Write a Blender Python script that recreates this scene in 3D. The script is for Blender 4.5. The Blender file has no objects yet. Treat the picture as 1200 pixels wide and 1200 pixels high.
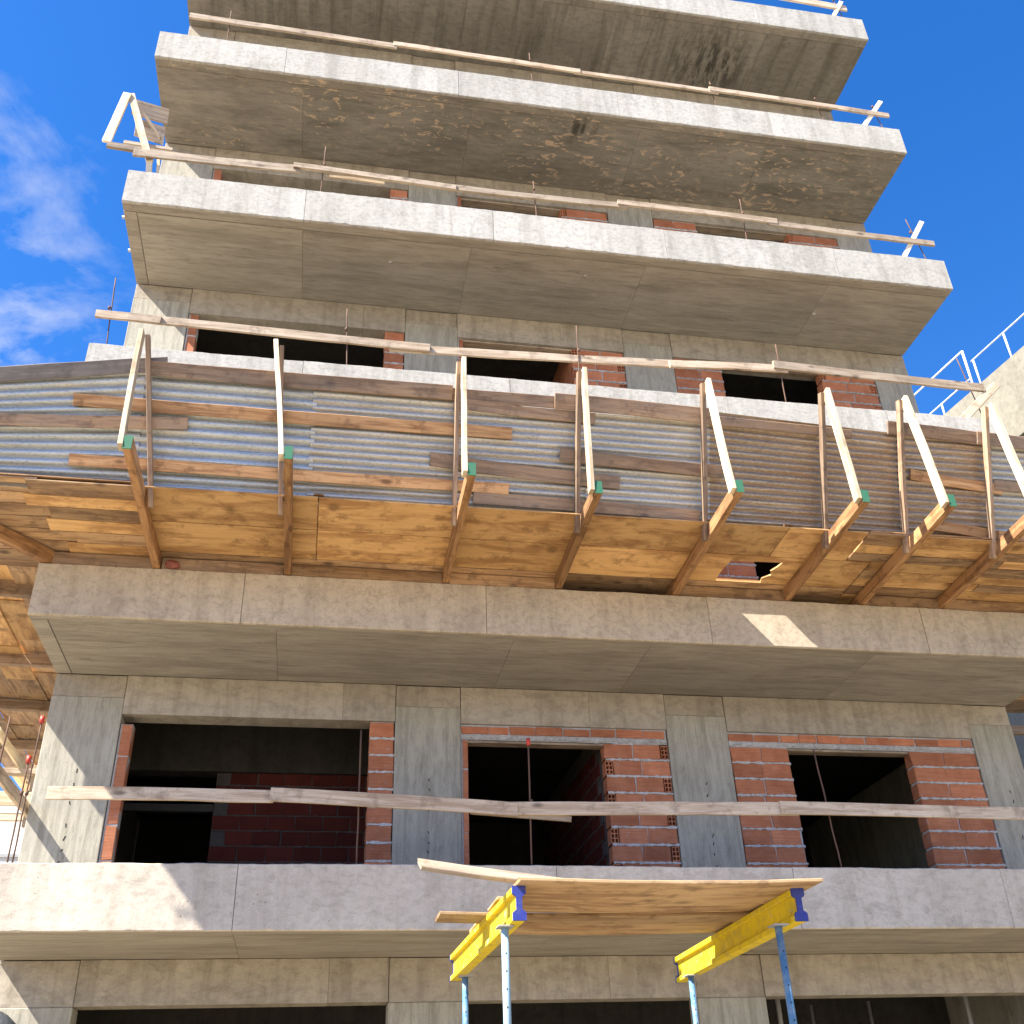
import bpy, bmesh, math, random
from mathutils import Vector, Matrix, noise
random.seed(7)
S = bpy.context.scene
COL = S.collection

# ------------------------------------------------------------------ camera
CAM_F = 1232.08 / 1200.0
rr = Vector((0.984109, -0.174332, -0.033740)); uu = Vector((-0.062406, -0.517454, 0.853432)); ff = Vector((0.166239, 0.837765, 0.520110))
cd = bpy.data.cameras.new('camera'); cd.sensor_width = 36; cd.sensor_fit = 'HORIZONTAL'; cd.lens = 36 * CAM_F
cd.clip_start = 0.05; cd.clip_end = 3000
co = bpy.data.objects.new('camera', cd); COL.objects.link(co)
m = Matrix((rr, uu, -ff)).transposed().to_4x4(); m.translation = (0, -10.0996, 0)
co.matrix_world = m
S.camera = co

# ------------------------------------------------------------------ light
SUN = Vector((-0.85, -0.31, 1.0)).normalized()      # towards the sun
S.view_settings.view_transform = 'Standard'; S.view_settings.look = 'None'
S.view_settings.gamma = 1; S.view_settings.use_curve_mapping = False
S.view_settings.exposure = 1.86
S.cycles.max_bounces = 5; S.cycles.diffuse_bounces = 3; S.cycles.glossy_bounces = 2
sl = bpy.data.lights.new('sun', 'SUN'); sl.energy = 5.0; sl.angle = math.radians(0.53); sl.color = (1, 0.95, 0.86)
so = bpy.data.objects.new('sun', sl); COL.objects.link(so)
so.rotation_euler = (-SUN).to_track_quat('-Z', 'Y').to_euler()
W = bpy.data.worlds.new('World'); S.world = W; W.use_nodes = True
nt = W.node_tree; nt.nodes.clear()
def N(t, typ, **kw):
    n = t.nodes.new(typ)
    for k, v in kw.items():
        setattr(n, k, v)
    return n
out = N(nt, 'ShaderNodeOutputWorld'); bg = N(nt, 'ShaderNodeBackground'); bg.inputs[1].default_value = 0.085
sky = N(nt, 'ShaderNodeTexSky', sky_type='NISHITA'); sky.sun_disc = False
sky.sun_elevation = math.asin(SUN.z); sky.sun_rotation = math.atan2(SUN.x, SUN.y)
sky.altitude = 600; sky.air_density = 1.0; sky.dust_density = 0.25; sky.ozone_density = 3.0
hs = N(nt, 'ShaderNodeHueSaturation'); hs.inputs['Saturation'].default_value = 1.33; hs.inputs['Value'].default_value = 1.0
nt.links.new(sky.outputs[0], hs.inputs['Color'])
tc = N(nt, 'ShaderNodeTexCoord'); mp = N(nt, 'ShaderNodeMapping'); mp.inputs['Scale'].default_value = (1, 1.0, 1.7)
mp.inputs['Rotation'].default_value = (0.2, 0.5, 0.3); mp.inputs['Location'].default_value = (5.64, 2.71, 4.57)
nt.links.new(tc.outputs['Generated'], mp.inputs[0])
n1 = N(nt, 'ShaderNodeTexNoise'); n1.inputs['Scale'].default_value = 7.5; n1.inputs['Detail'].default_value = 7; n1.inputs['Roughness'].default_value = 0.6; n1.inputs['Distortion'].default_value = 0.25
n2 = N(nt, 'ShaderNodeTexNoise'); n2.inputs['Scale'].default_value = 3.2; n2.inputs['Detail'].default_value = 2
nt.links.new(mp.outputs[0], n1.inputs['Vector']); nt.links.new(mp.outputs[0], n2.inputs['Vector'])
r1 = N(nt, 'ShaderNodeMapRange'); r1.inputs[1].default_value = 0.50; r1.inputs[2].default_value = 0.80
r2 = N(nt, 'ShaderNodeMapRange'); r2.inputs[1].default_value = 0.46; r2.inputs[2].default_value = 0.64
nt.links.new(n1.outputs[0], r1.inputs[0]); nt.links.new(n2.outputs[0], r2.inputs[0])
dt = N(nt, 'ShaderNodeVectorMath', operation='DOT_PRODUCT'); dt.inputs[1].default_value = Vector((-0.93, 0.36, 0.0)).normalized()
nt.links.new(tc.outputs['Generated'], dt.inputs[0])
r3 = N(nt, 'ShaderNodeMapRange'); r3.inputs[1].default_value = 0.40; r3.inputs[2].default_value = 0.52
nt.links.new(dt.outputs['Value'], r3.inputs[0])
m1 = N(nt, 'ShaderNodeMath', operation='MULTIPLY'); m2 = N(nt, 'ShaderNodeMath', operation='MULTIPLY')
nt.links.new(r1.outputs[0], m1.inputs[0]); nt.links.new(r2.outputs[0], m1.inputs[1])
nt.links.new(m1.outputs[0], m2.inputs[0]); nt.links.new(r3.outputs[0], m2.inputs[1])
mx = N(nt, 'ShaderNodeMix', data_type='RGBA'); mx.inputs[7].default_value = (3.5, 3.5, 3.5, 1)
nt.links.new(m2.outputs[0], mx.inputs[0]); tn = N(nt, 'ShaderNodeMix', data_type='RGBA', blend_type='MULTIPLY'); tn.inputs[0].default_value = 1; tn.inputs[7].default_value = (1, 0.86, 1.02, 1)
nt.links.new(hs.outputs[0], tn.inputs[6]); nt.links.new(tn.outputs[2], mx.inputs[6])
nt.links.new(mx.outputs[2], bg.inputs[0]); nt.links.new(bg.outputs[0], out.inputs[0])

# ------------------------------------------------------------------ materials
def base_mat(name):
    M = bpy.data.materials.new(name); M.use_nodes = True
    t = M.node_tree; b = t.nodes['Principled BSDF']
    return M, t, b
def mixc(t, fac, a, b, blend='MIX'):
    n = N(t, 'ShaderNodeMix', data_type='RGBA', blend_type=blend)
    for sock, v in ((0, fac), (6, a), (7, b)):
        if isinstance(v, (int, float)): n.inputs[sock].default_value = v
        elif isinstance(v, tuple): n.inputs[sock].default_value = (*v, 1)
        else: t.links.new(v, n.inputs[sock])
    return n.outputs[2]
def nz(t, vec, scale, detail=4, rough=0.55, sc=(1, 1, 1), dist=0.0):
    m_ = N(t, 'ShaderNodeMapping'); m_.inputs['Scale'].default_value = sc; t.links.new(vec, m_.inputs[0])
    n = N(t, 'ShaderNodeTexNoise'); n.inputs['Scale'].default_value = scale; n.inputs['Detail'].default_value = detail
    n.inputs['Roughness'].default_value = rough; n.inputs['Distortion'].default_value = dist
    t.links.new(m_.outputs[0], n.inputs['Vector']); return n.outputs[0]
def rng(t, v, a, b, c=0.0, d=1.0):
    n = N(t, 'ShaderNodeMapRange'); n.inputs[1].default_value = a; n.inputs[2].default_value = b
    n.inputs[3].default_value = c; n.inputs[4].default_value = d; t.links.new(v, n.inputs[0]); return n.outputs[0]
def mul(t, a, b):
    n = N(t, 'ShaderNodeMath', operation='MULTIPLY'); t.links.new(a, n.inputs[0])
    if isinstance(b, (int, float)): n.inputs[1].default_value = b
    else: t.links.new(b, n.inputs[1])
    return n.outputs[0]
def posvec(t, jitter=3.0):
    """world position shifted by a per-object random offset, so neighbouring panels do not share a pattern"""
    g = N(t, 'ShaderNodeNewGeometry'); oi = N(t, 'ShaderNodeObjectInfo')
    cb = N(t, 'ShaderNodeCombineXYZ'); 
    for i, k in enumerate((jitter, jitter * 1.7, jitter * 0.6)):
        q = mul(t, oi.outputs['Random'], k); t.links.new(q, cb.inputs[i])
    a = N(t, 'ShaderNodeVectorMath', operation='ADD'); t.links.new(g.outputs['Position'], a.inputs[0]); t.links.new(cb.outputs[0], a.inputs[1])
    return a.outputs[0], oi.outputs['Random'], g.outputs['Position']
def bump(t, b, h, s=0.4, d=0.01):
    n = N(t, 'ShaderNodeBump'); n.inputs['Strength'].default_value = s; n.inputs['Distance'].default_value = d
    t.links.new(h, n.inputs['Height']); t.links.new(n.outputs[0], b.inputs['Normal'])

def concrete(name, ca, cb_, dark, streak=(5, 5, 0.5), grain=(1, 1, 1), streak_amt=0.5, patches=None, pores=0.6, var=0.16, stain=0.45, rings=0.0, spot=None):
    M, t, b = base_mat(name)
    v, rnd, pos = posvec(t)
    big = nz(t, v, 0.9, 4, 0.6)
    c = mixc(t, rng(t, big, 0.32, 0.68), ca, cb_)
    st = nz(t, v, 1.0, 4, 0.66, streak, 0.2)
    c = mixc(t, mul(t, rng(t, st, 0.47, 0.66), streak_amt), c, dark)
    gr = nz(t, v, 7, 6, 0.72, grain, 0.5)
    c = mixc(t, mul(t, rng(t, gr, 0.46, 0.68), stain), c, tuple(x * 0.70 for x in dark))
    if rings:
        ring = nz(t, v, 1.9, 3, 0.5, grain, 0.8)
        ab = N(t, 'ShaderNodeMath', operation='SUBTRACT'); t.links.new(ring, ab.inputs[0]); ab.inputs[1].default_value = 0.575
        ab2 = N(t, 'ShaderNodeMath', operation='ABSOLUTE'); t.links.new(ab.outputs[0], ab2.inputs[0])
        c = mixc(t, mul(t, mul(t, rng(t, ab2.outputs[0], 0.0, 0.016, 1, 0), rng(t, gr, 0.40, 0.60)), rings), c, tuple(x * 0.7 for x in dark))
    if spot:
        ds = N(t, 'ShaderNodeVectorMath', operation='DISTANCE'); t.links.new(pos, ds.inputs[0]); ds.inputs[1].default_value = spot[0]
        c = mixc(t, mul(t, mul(t, rng(t, ds.outputs['Value'], spot[1] * 0.3, spot[1], 1, 0), rng(t, nz(t, pos, 5, 4, 0.6, (2.2, 0.6, 1)), 0.42, 0.58)), 0.85), c, tuple(x * 0.35 for x in dark))
    c = mixc(t, mul(t, rng(t, nz(t, v, 3.2, 5, 0.72, grain), 0.56, 0.74), 0.35), c, tuple(min(1, x * 1.30) for x in ca))
    blot = nz(t, v, 1.6, 6, 0.74, grain, 0.4)
    c = mixc(t, mul(t, rng(t, blot, 0.555, 0.66), 0.32), c, tuple(x * 0.62 for x in dark))
    fine = nz(t, v, 90, 3, 0.6)
    c = mixc(t, 0.30, c, mixc(t, fine, (0.12, 0.12, 0.12), (0.95, 0.95, 0.95)), 'OVERLAY')
    vo = N(t, 'ShaderNodeTexVoronoi'); vo.inputs['Scale'].default_value = 16; t.links.new(v, vo.inputs['Vector'])
    po = rng(t, vo.outputs['Distance'], 0.05, 0.11, 1, 0)
    pm = mul(t, po, rng(t, nz(t, v, 2.3, 3), 0.52, 0.62))
    c = mixc(t, mul(t, pm, pores), c, (0.07, 0.062, 0.05))
    if patches:
        pcol, lo, hi, sc = patches
        pn = nz(t, v, 6.0, 6, 0.62, sc, 0.5)
        pz = rng(t, nz(t, pos, 0.8, 2), 0.42, 0.58)
        c = mixc(t, mul(t, mul(t, rng(t, pn, lo, hi), pz), 0.8), c, pcol)
    br = N(t, 'ShaderNodeHueSaturation'); t.links.new(c, br.inputs['Color']); t.links.new(rng(t, rnd, 0, 1, 1 - var, 1 + var * 0.7), br.inputs['Value'])
    t.links.new(br.outputs[0], b.inputs['Base Color'])
    b.inputs['Roughness'].default_value = 0.88; b.inputs['Specular IOR Level'].default_value = 0.25
    hh = mixc(t, 0.5, mixc(t, 0.4, gr, fine), st)
    bump(t, b, mixc(t, mul(t, pm, 0.8), hh, (0, 0, 0)), 0.5, 0.012)
    return M
def wood(name, light, mid, dark, knot=0.7, rough=0.7, grey=0.0, wide=1.0):
    M, t, b = base_mat(name)
    tc = N(t, 'ShaderNodeTexCoord'); oi = N(t, 'ShaderNodeObjectInfo')
    cb = N(t, 'ShaderNodeCombineXYZ')
    for i, k in enumerate((37.0, 11.0, 5.0)): t.links.new(mul(t, oi.outputs['Random'], k), cb.inputs[i])
    a = N(t, 'ShaderNodeVectorMath', operation='ADD'); t.links.new(tc.outputs['Object'], a.inputs[0]); t.links.new(cb.outputs[0], a.inputs[1])
    v = a.outputs[0]
    big = nz(t, v, 1.3, 4, 0.6, (1, 3 / wide, 3 / wide))
    g1 = nz(t, v, 1.0, 5, 0.68, (1.3, 17 / wide, 17 / wide), 0.5)
    g2 = nz(t, v, 1.0, 4, 0.6, (4, 150, 150))
    c = mixc(t, rng(t, big, 0.3, 0.7), light, mid)
    c = mixc(t, mul(t, rng(t, g1, 0.46, 0.60), 0.85), c, dark)
    c = mixc(t, mul(t, rng(t, g2, 0.45, 0.7), 0.30), c, tuple(x * 0.5 for x in dark))
    mk = N(t, 'ShaderNodeMapping'); mk.inputs['Scale'].default_value = (2.0, 5 / wide, 5 / wide); t.links.new(v, mk.inputs[0])
    vo = N(t, 'ShaderNodeTexVoronoi'); vo.inputs['Scale'].default_value = 1.0; vo.inputs['Randomness'].default_value = 1; t.links.new(mk.outputs[0], vo.inputs['Vector'])
    kn = rng(t, vo.outputs['Distance'], 0.07, 0.16, 1, 0)
    c = mixc(t, mul(t, kn, knot), c, tuple(x * 0.35 for x in dark))
    di = nz(t, v, 5, 6, 0.7)
    c = mixc(t, mul(t, rng(t, di, 0.53, 0.64), 0.6), c, tuple(x * 0.6 for x in dark))
    if grey: c = mixc(t, mul(t, rng(t, nz(t, v, 2.2, 5, 0.65, (0.6, 3, 3)), 0.35, 0.62), grey), c, (0.20, 0.18, 0.16))
    br = N(t, 'ShaderNodeHueSaturation'); t.links.new(c, br.inputs['Color']); t.links.new(rng(t, oi.outputs['Random'], 0, 1, 0.66, 1.18), br.inputs['Value'])
    t.links.new(br.outputs[0], b.inputs['Base Color'])
    b.inputs['Roughness'].default_value = rough; b.inputs['Specular IOR Level'].default_value = 0.3
    bump(t, b, mixc(t, 0.5, g1, g2), 0.35, 0.004)
    return M

MAT = {}
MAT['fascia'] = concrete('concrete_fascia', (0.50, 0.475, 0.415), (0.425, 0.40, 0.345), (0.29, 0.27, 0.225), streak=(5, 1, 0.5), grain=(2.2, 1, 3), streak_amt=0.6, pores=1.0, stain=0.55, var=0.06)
MAT['fascia_tan'] = concrete('tan_concrete_fascia', (0.56, 0.475, 0.355), (0.46, 0.39, 0.29), (0.31, 0.255, 0.185), streak=(4, 1, 0.5), grain=(2.0, 1, 2.2), streak_amt=0.55, pores=1.0, stain=0.5, var=0.05)  # dusty tan with warm bounce off the canopy timber put into it
MAT['fascia_pale'] = concrete('pale_concrete_fascia', (0.62, 0.545, 0.435), (0.54, 0.47, 0.375), (0.37, 0.315, 0.24), streak=(4, 1, 0.5), grain=(1.4, 1, 2.2), streak_amt=0.5, pores=1.0, stain=0.45, var=0.05)
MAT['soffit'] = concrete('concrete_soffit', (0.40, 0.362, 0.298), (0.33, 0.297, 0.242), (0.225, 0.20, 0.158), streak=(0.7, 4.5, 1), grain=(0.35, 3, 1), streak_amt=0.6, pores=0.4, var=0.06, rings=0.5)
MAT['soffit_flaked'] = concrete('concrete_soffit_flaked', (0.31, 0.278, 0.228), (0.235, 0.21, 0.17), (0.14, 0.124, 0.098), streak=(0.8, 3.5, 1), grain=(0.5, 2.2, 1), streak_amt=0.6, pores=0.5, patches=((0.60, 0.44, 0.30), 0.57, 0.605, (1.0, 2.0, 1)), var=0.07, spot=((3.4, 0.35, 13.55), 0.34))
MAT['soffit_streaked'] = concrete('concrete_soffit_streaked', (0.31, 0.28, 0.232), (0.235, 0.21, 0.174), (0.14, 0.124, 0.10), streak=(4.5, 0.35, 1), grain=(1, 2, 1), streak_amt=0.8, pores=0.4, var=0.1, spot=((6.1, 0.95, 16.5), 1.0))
MAT['column'] = concrete('concrete_column', (0.46, 0.43, 0.345), (0.38, 0.35, 0.28), (0.245, 0.225, 0.175), streak=(11, 3, 0.45), grain=(3, 2, 0.6), streak_amt=0.6, pores=0.6, var=0.06)
MAT['beam'] = concrete('concrete_beam', (0.46, 0.405, 0.32), (0.37, 0.325, 0.255), (0.235, 0.20, 0.15), streak=(7, 2, 1.0), grain=(1, 1, 1.6), streak_amt=0.5, pores=0.5, var=0.07)
MAT['body'] = concrete('concrete_body', (0.34, 0.315, 0.27), (0.28, 0.258, 0.22), (0.19, 0.175, 0.145), var=0.05)
MAT['room'] = concrete('shade_darkened_concrete', (0.058, 0.052, 0.044), (0.042, 0.038, 0.032), (0.024, 0.021, 0.018), var=0.05)  # concrete with the gloom of the rooms put into its colour
MAT['mortar'] = concrete('grey_mortar', (0.55, 0.53, 0.50), (0.45, 0.435, 0.41), (0.31, 0.30, 0.28), streak=(6, 6, 6), grain=(3, 3, 3), pores=0.9)
MAT['pine'] = wood('new_pine', (0.86, 0.76, 0.56), (0.80, 0.66, 0.45), (0.62, 0.44, 0.25), knot=0.5)
MAT['rail'] = wood('weathered_rail_timber', (0.68, 0.55, 0.395), (0.58, 0.455, 0.315), (0.40, 0.28, 0.175), knot=0.85, grey=0.2)
MAT['joist'] = wood('orange_joist_timber', (0.46, 0.26, 0.115), (0.36, 0.19, 0.08), (0.20, 0.095, 0.04), knot=0.6)
MAT['post'] = wood('greyed_post_timber', (0.56, 0.43, 0.29), (0.45, 0.34, 0.23), (0.29, 0.20, 0.12), knot=0.5, grey=0.4)
MAT['stud'] = wood('brown_stud_timber', (0.50, 0.34, 0.21), (0.40, 0.265, 0.16), (0.25, 0.15, 0.085), knot=0.5, grey=0.25)
MAT['plank'] = wood('brown_batten_timber', (0.52, 0.35, 0.21), (0.42, 0.27, 0.155), (0.25, 0.145, 0.08), knot=0.8, grey=0.45)
MAT['plank_orange'] = wood('orange_batten_timber', (0.70, 0.42, 0.20), (0.60, 0.335, 0.145), (0.34, 0.165, 0.065), knot=0.8, grey=0.1)
MAT['plank_grey'] = wood('grey_batten_timber', (0.36, 0.31, 0.27), (0.29, 0.25, 0.22), (0.18, 0.145, 0.12), knot=0.7, grey=0.6)
MAT['ply'] = wood('orange_shuttering_plywood', (0.78, 0.49, 0.215), (0.66, 0.39, 0.155), (0.41, 0.21, 0.08), knot=0.6, wide=3.0)
MAT['ply_brown'] = wood('brown_shuttering_boards', (0.60, 0.39, 0.205), (0.48, 0.295, 0.145), (0.26, 0.14, 0.065), knot=0.85, wide=1.6, grey=0.2)
MAT['deck'] = wood('tan_platform_board', (0.60, 0.41, 0.22), (0.48, 0.31, 0.155), (0.29, 0.165, 0.08), knot=0.4, wide=2.2)

def brick_mat(name, a, b_, d, e=(0.42, 0.37, 0.34)):
    M, t, b = base_mat(name)
    tc = N(t, 'ShaderNodeTexCoord'); v, rnd, pos = posvec(t, 9)
    c = mixc(t, rng(t, nz(t, v, 5, 5, 0.6), 0.35, 0.65), a, b_)
    sc = nz(t, v, 1.0, 2, 0.5, (3, 3, 90))
    c = mixc(t, mul(t, rng(t, sc, 0.5, 0.62), 0.35), c, d)
    c = mixc(t, mul(t, rng(t, nz(t, v, 14, 5, 0.7), 0.60, 0.72), 0.55), c, e)
    br = N(t, 'ShaderNodeHueSaturation'); t.links.new(c, br.inputs['Color']); t.links.new(rng(t, rnd, 0, 1, 0.72, 1.15), br.inputs['Value'])
    t.links.new(br.outputs[0], b.inputs['Base Color']); b.inputs['Roughness'].default_value = 0.85; b.inputs['Specular IOR Level'].default_value = 0.2
    bump(t, b, sc, 0.5, 0.006)
    return M
MAT['brick'] = brick_mat('terracotta', (0.56, 0.225, 0.115), (0.44, 0.16, 0.078), (0.28, 0.095, 0.05))
MAT['brick_shade'] = brick_mat('shade_darkened_terracotta', (0.095, 0.018, 0.011), (0.075, 0.014, 0.009), (0.05, 0.01, 0.007), (0.07, 0.03, 0.022))  # same terracotta darkened, interior shade put into the colour
MAT['mortar_shade'] = concrete('shade_darkened_mortar', (0.085, 0.072, 0.062), (0.065, 0.055, 0.048), (0.045, 0.038, 0.033))  # mortar copy with the interior shade put into its colour
def plain(name, col, rough=0.6, metal=0.0, noise_amt=0.35, dark=None, sc=8, spec=0.4, splash=0.0):
    M, t, b = base_mat(name)
    v, rnd, pos = posvec(t)
    n = nz(t, v, sc, 6, 0.65)
    c = mixc(t, mul(t, rng(t, n, 0.45, 0.7), noise_amt), col, dark or tuple(x * 0.45 for x in col))
    c = mixc(t, mul(t, rng(t, nz(t, v, sc * 8, 3), 0.55, 0.7), noise_amt * 0.6), c, tuple(x * 0.6 for x in col))
    if splash: c = mixc(t, mul(t, rng(t, nz(t, v, 11, 6, 0.72), 0.60, 0.65), splash), c, (0.42, 0.39, 0.34))
    t.links.new(c, b.inputs['Base Color']); b.inputs['Roughness'].default_value = rough; b.inputs['Metallic'].default_value = metal
    b.inputs['Specular IOR Level'].default_value = spec
    bump(t, b, n, 0.2, 0.003)
    return M
MAT['yellow'] = plain('yellow_beam_paint', (0.70, 0.53, 0.02), 0.6, 0, 0.7, (0.40, 0.30, 0.07), 9, 0.2, 0.75)
MAT['blue'] = plain('blue_plastic', (0.03, 0.045, 0.27), 0.55, 0, 0.5, (0.10, 0.11, 0.20), 18)
MAT['prop'] = plain('blue_prop_paint', (0.075, 0.19, 0.32), 0.6, 0.0, 0.75, (0.30, 0.36, 0.38), 14, 0.3, 0.7)
MAT['prop_sunlit'] = plain('sunlit_prop_paint', (0.30, 0.44, 0.52), 0.5, 0.0, 0.5, (0.20, 0.25, 0.28), 14, 0.3, 0.8)  # prop blue made paler, its sunlit brightness put into the colour
MAT['galv'] = plain('grey_steel', (0.42, 0.42, 0.41), 0.5, 0.3, 0.4)
MAT['rust'] = plain('rusty_rebar', (0.13, 0.072, 0.045), 0.85, 0.0, 0.5, (0.10, 0.05, 0.03), 20)
MAT['redcap'] = plain('red_plastic', (0.55, 0.06, 0.035), 0.5, 0, 0.3)
MAT['green'] = plain('green_end_paint', (0.025, 0.15, 0.08), 0.8, 0, 0.7, (0.09, 0.15, 0.09), 30)
MAT['black'] = plain('hole_shade_black', (0.02, 0.02, 0.02), 0.9)  # solid black standing in for the shade inside slits and holes
MAT['white'] = plain('white_rail_paint', (0.78, 0.78, 0.76), 0.45, 0, 0.2)
MAT['render_beige'] = concrete('beige_render', (0.235, 0.215, 0.165), (0.20, 0.183, 0.14), (0.15, 0.135, 0.10), streak=(2, 2, 0.6), grain=(1, 1, 1), streak_amt=0.4, pores=0.2, var=0.0, stain=0.45)
MAT['render_green'] = concrete('greenish_render', (0.20, 0.205, 0.17), (0.17, 0.175, 0.145), (0.13, 0.13, 0.11), pores=0.2, var=0.0)
MAT['white_wall'] = concrete('white_painted_wall', (0.74, 0.73, 0.71), (0.66, 0.65, 0.63), (0.52, 0.50, 0.48), pores=0.1, var=0.05)
MAT['ground'] = concrete('street_concrete', (0.30, 0.25, 0.18), (0.24, 0.20, 0.143), (0.175, 0.145, 0.10), pores=0.3, var=0.0)
MAT['rag_cloth'] = plain('faded_red_cloth', (0.30, 0.10, 0.075), 0.9, 0, 0.7, (0.12, 0.05, 0.04), 40)
MAT['tarp'] = plain('dark_tarpaulin', (0.045, 0.05, 0.055), 0.7, 0, 0.5, (0.14, 0.15, 0.16), 30)

def sheet_mat(name, a, b_, stainc, amt):
    M, t, b = base_mat(name)
    v, rnd, pos = posvec(t, 7)
    c = mixc(t, rng(t, nz(t, v, 2.2, 5, 0.7, (0.5, 1, 2)), 0.35, 0.65), a, b_)
    c = mixc(t, mul(t, rng(t, nz(t, v, 3.0, 6, 0.72, (0.35, 2, 6)), 0.50, 0.62), amt), c, stainc)
    c = mixc(t, mul(t, rng(t, nz(t, v, 4.0, 5, 0.7, (0.25, 1, 7)), 0.54, 0.62), 0.6), c, (0.62, 0.56, 0.44))
    sp = nz(t, v, 60, 2, 0.7, (0.5, 1, 1))
    c = mixc(t, mul(t, rng(t, sp, 0.52, 0.66), 0.35), c, (0.11, 0.11, 0.11))
    c = mixc(t, mul(t, rng(t, sp, 0.46, 0.36), 0.3), c, (0.66, 0.60, 0.46))
    t.links.new(c, b.inputs['Base Color'])
    b.inputs['Metallic'].default_value = 0.4
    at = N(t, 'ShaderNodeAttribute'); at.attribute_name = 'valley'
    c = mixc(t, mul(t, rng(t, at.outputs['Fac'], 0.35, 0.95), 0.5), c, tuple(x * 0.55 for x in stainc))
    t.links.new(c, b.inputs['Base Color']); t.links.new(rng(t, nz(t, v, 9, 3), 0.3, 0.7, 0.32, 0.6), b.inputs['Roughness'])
    return M
MAT['sheet'] = sheet_mat('galvanised_sheet', (0.60, 0.60, 0.57), (0.46, 0.47, 0.46), (0.27, 0.21, 0.14), 0.5)
MAT['sheet_clean'] = sheet_mat('bluish_galvanised_sheet', (0.60, 0.64, 0.64), (0.46, 0.50, 0.51), (0.17, 0.17, 0.16), 0.4)
MAT['sheet_brown'] = sheet_mat('rusty_stained_sheet', (0.40, 0.32, 0.24), (0.32, 0.25, 0.18), (0.30, 0.18, 0.10), 0.6)

# ------------------------------------------------------------------ object helpers
WM = {}
def link(name, data, parent=None, M=None, mat=None):
    o = bpy.data.objects.new(name, data); COL.objects.link(o)
    M = M or Matrix.Identity(4)
    if parent is not None:
        o.parent = parent; o.matrix_parent_inverse = WM[parent.name].inverted()
    o.matrix_basis = M; WM[o.name] = M.copy()
    if data is not None and mat is not None and not data.materials: data.materials.append(MAT[mat] if isinstance(mat, str) else mat)
    return o
def thing(name, label, cat, loc, group=None):
    o = link(name, None, None, Matrix.Translation(loc)); tag(o, label, cat, group); o.empty_display_size = 0.2
    return o
def tag(o, label, cat, group=None):
    o['label'] = label; o['category'] = cat
    if group: o['group'] = group
    return o
def mesh_from(verts, faces, name='m', smooth=False):
    me = bpy.data.meshes.new(name); me.from_pydata([tuple(v) for v in verts], [], faces); me.validate(); 
    b = bmesh.new(); b.from_mesh(me); bmesh.ops.recalc_face_normals(b, faces=b.faces); b.to_mesh(me); b.free()
    if smooth:
        for p in me.polygons: p.use_smooth = True
    return me
def box(name, lo, hi, mat, parent=None, bev=0.004, seg=None, jit=0.0, M=None):
    """axis aligned box given by two world corners; its origin sits at its centre"""
    lo = Vector(lo); hi = Vector(hi); c = (lo + hi) / 2; h = (hi - lo) / 2
    b = bmesh.new(); bmesh.ops.create_cube(b, size=1); bmesh.ops.scale(b, vec=hi - lo, verts=b.verts)
    if bev:
        bmesh.ops.bevel(b, geom=b.edges[:], offset=min(bev, min(h) * 0.6), segments=1, affect='EDGES')
    me = bpy.data.meshes.new(name); b.to_mesh(me); b.free()
    return link(name, me, parent, M or Matrix.Translation(c), mat)
def frame(p0, p1, up):
    x = (p1 - p0).normalized(); z = (up - up.dot(x) * x).normalized(); y = z.cross(x)
    m = Matrix((x, y, z)).transposed().to_4x4(); m.translation = p0; return m
def board(name, p0, p1, w, t, mat, parent=None, up=(0, 0, 1), jit=0.004, n=None, ch=0.004, bow=0.0, notch=0.0):
    """timber from p0 to p1; w is measured along `up`, t across; origin at p0, local X along the grain"""
    p0 = Vector(p0); p1 = Vector(p1); L = (p1 - p0).length
    n = n or max(2, min(12, int(L / 0.35)))
    M = frame(p0, p1, Vector(up))
    V = []; F = []
    ch = min(ch, t * 0.3)
    prof = [(-t/2 + ch, -w/2), (t/2 - ch, -w/2), (t/2, -w/2 + ch), (t/2, w/2 - ch), (t/2 - ch, w/2), (-t/2 + ch, w/2), (-t/2, w/2 - ch), (-t/2, -w/2 + ch)]
    b1 = random.uniform(-bow, bow); b2 = random.uniform(-bow, bow)
    for i in range(n + 1):
        x = L * i / n; f = math.sin(math.pi * i / n)
        jy = random.uniform(-jit, jit) * 0.6 + b1 * f; jz = random.uniform(-jit, jit) * 0.5 + b2 * f; js = 1 + random.uniform(-jit, jit) / max(w, 0.03)
        ex = 0
        for (y, z) in prof:
            ex = random.uniform(-notch, notch) if i in (0, n) else 0
            V.append((x + ex, y + jy, z * js + jz))
    for i in range(n):
        for k in range(8):
            a = i * 8 + k; b_ = i * 8 + (k + 1) % 8
            F.append((a, b_, b_ + 8, a + 8))
    F.append(tuple(range(7, -1, -1))); F.append(tuple(n * 8 + k for k in range(8)))
    return link(name, mesh_from(V, F, name), parent, M, mat)
def tube(name, pts, r, mat, parent=None, seg=8, ridges=False):
    pts = [Vector(p) for p in pts]; o = pts[0].copy(); V = []; F = []
    for i, p in enumerate(pts):
        d = (pts[min(i + 1, len(pts) - 1)] - pts[max(i - 1, 0)]).normalized()
        a = d.orthogonal().normalized(); b = d.cross(a)
        if i:
            a = pa - pa.dot(d) * d; a.normalize(); b = d.cross(a)
        pa = a
        for k in range(seg):
            an = 2 * math.pi * k / seg; V.append(p - o + (a * math.cos(an) + b * math.sin(an)) * r)
    for i in range(len(pts) - 1):
        for k in range(seg):
            q = i * seg + k; w = i * seg + (k + 1) % seg; F.append((q, w, w + seg, q + seg))
    F.append(tuple(range(seg))); F.append(tuple((len(pts) - 1) * seg + k for k in range(seg)))
    me = mesh_from(V, F, name, True)
    return link(name, me, parent, Matrix.Translation(o), mat)
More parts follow.
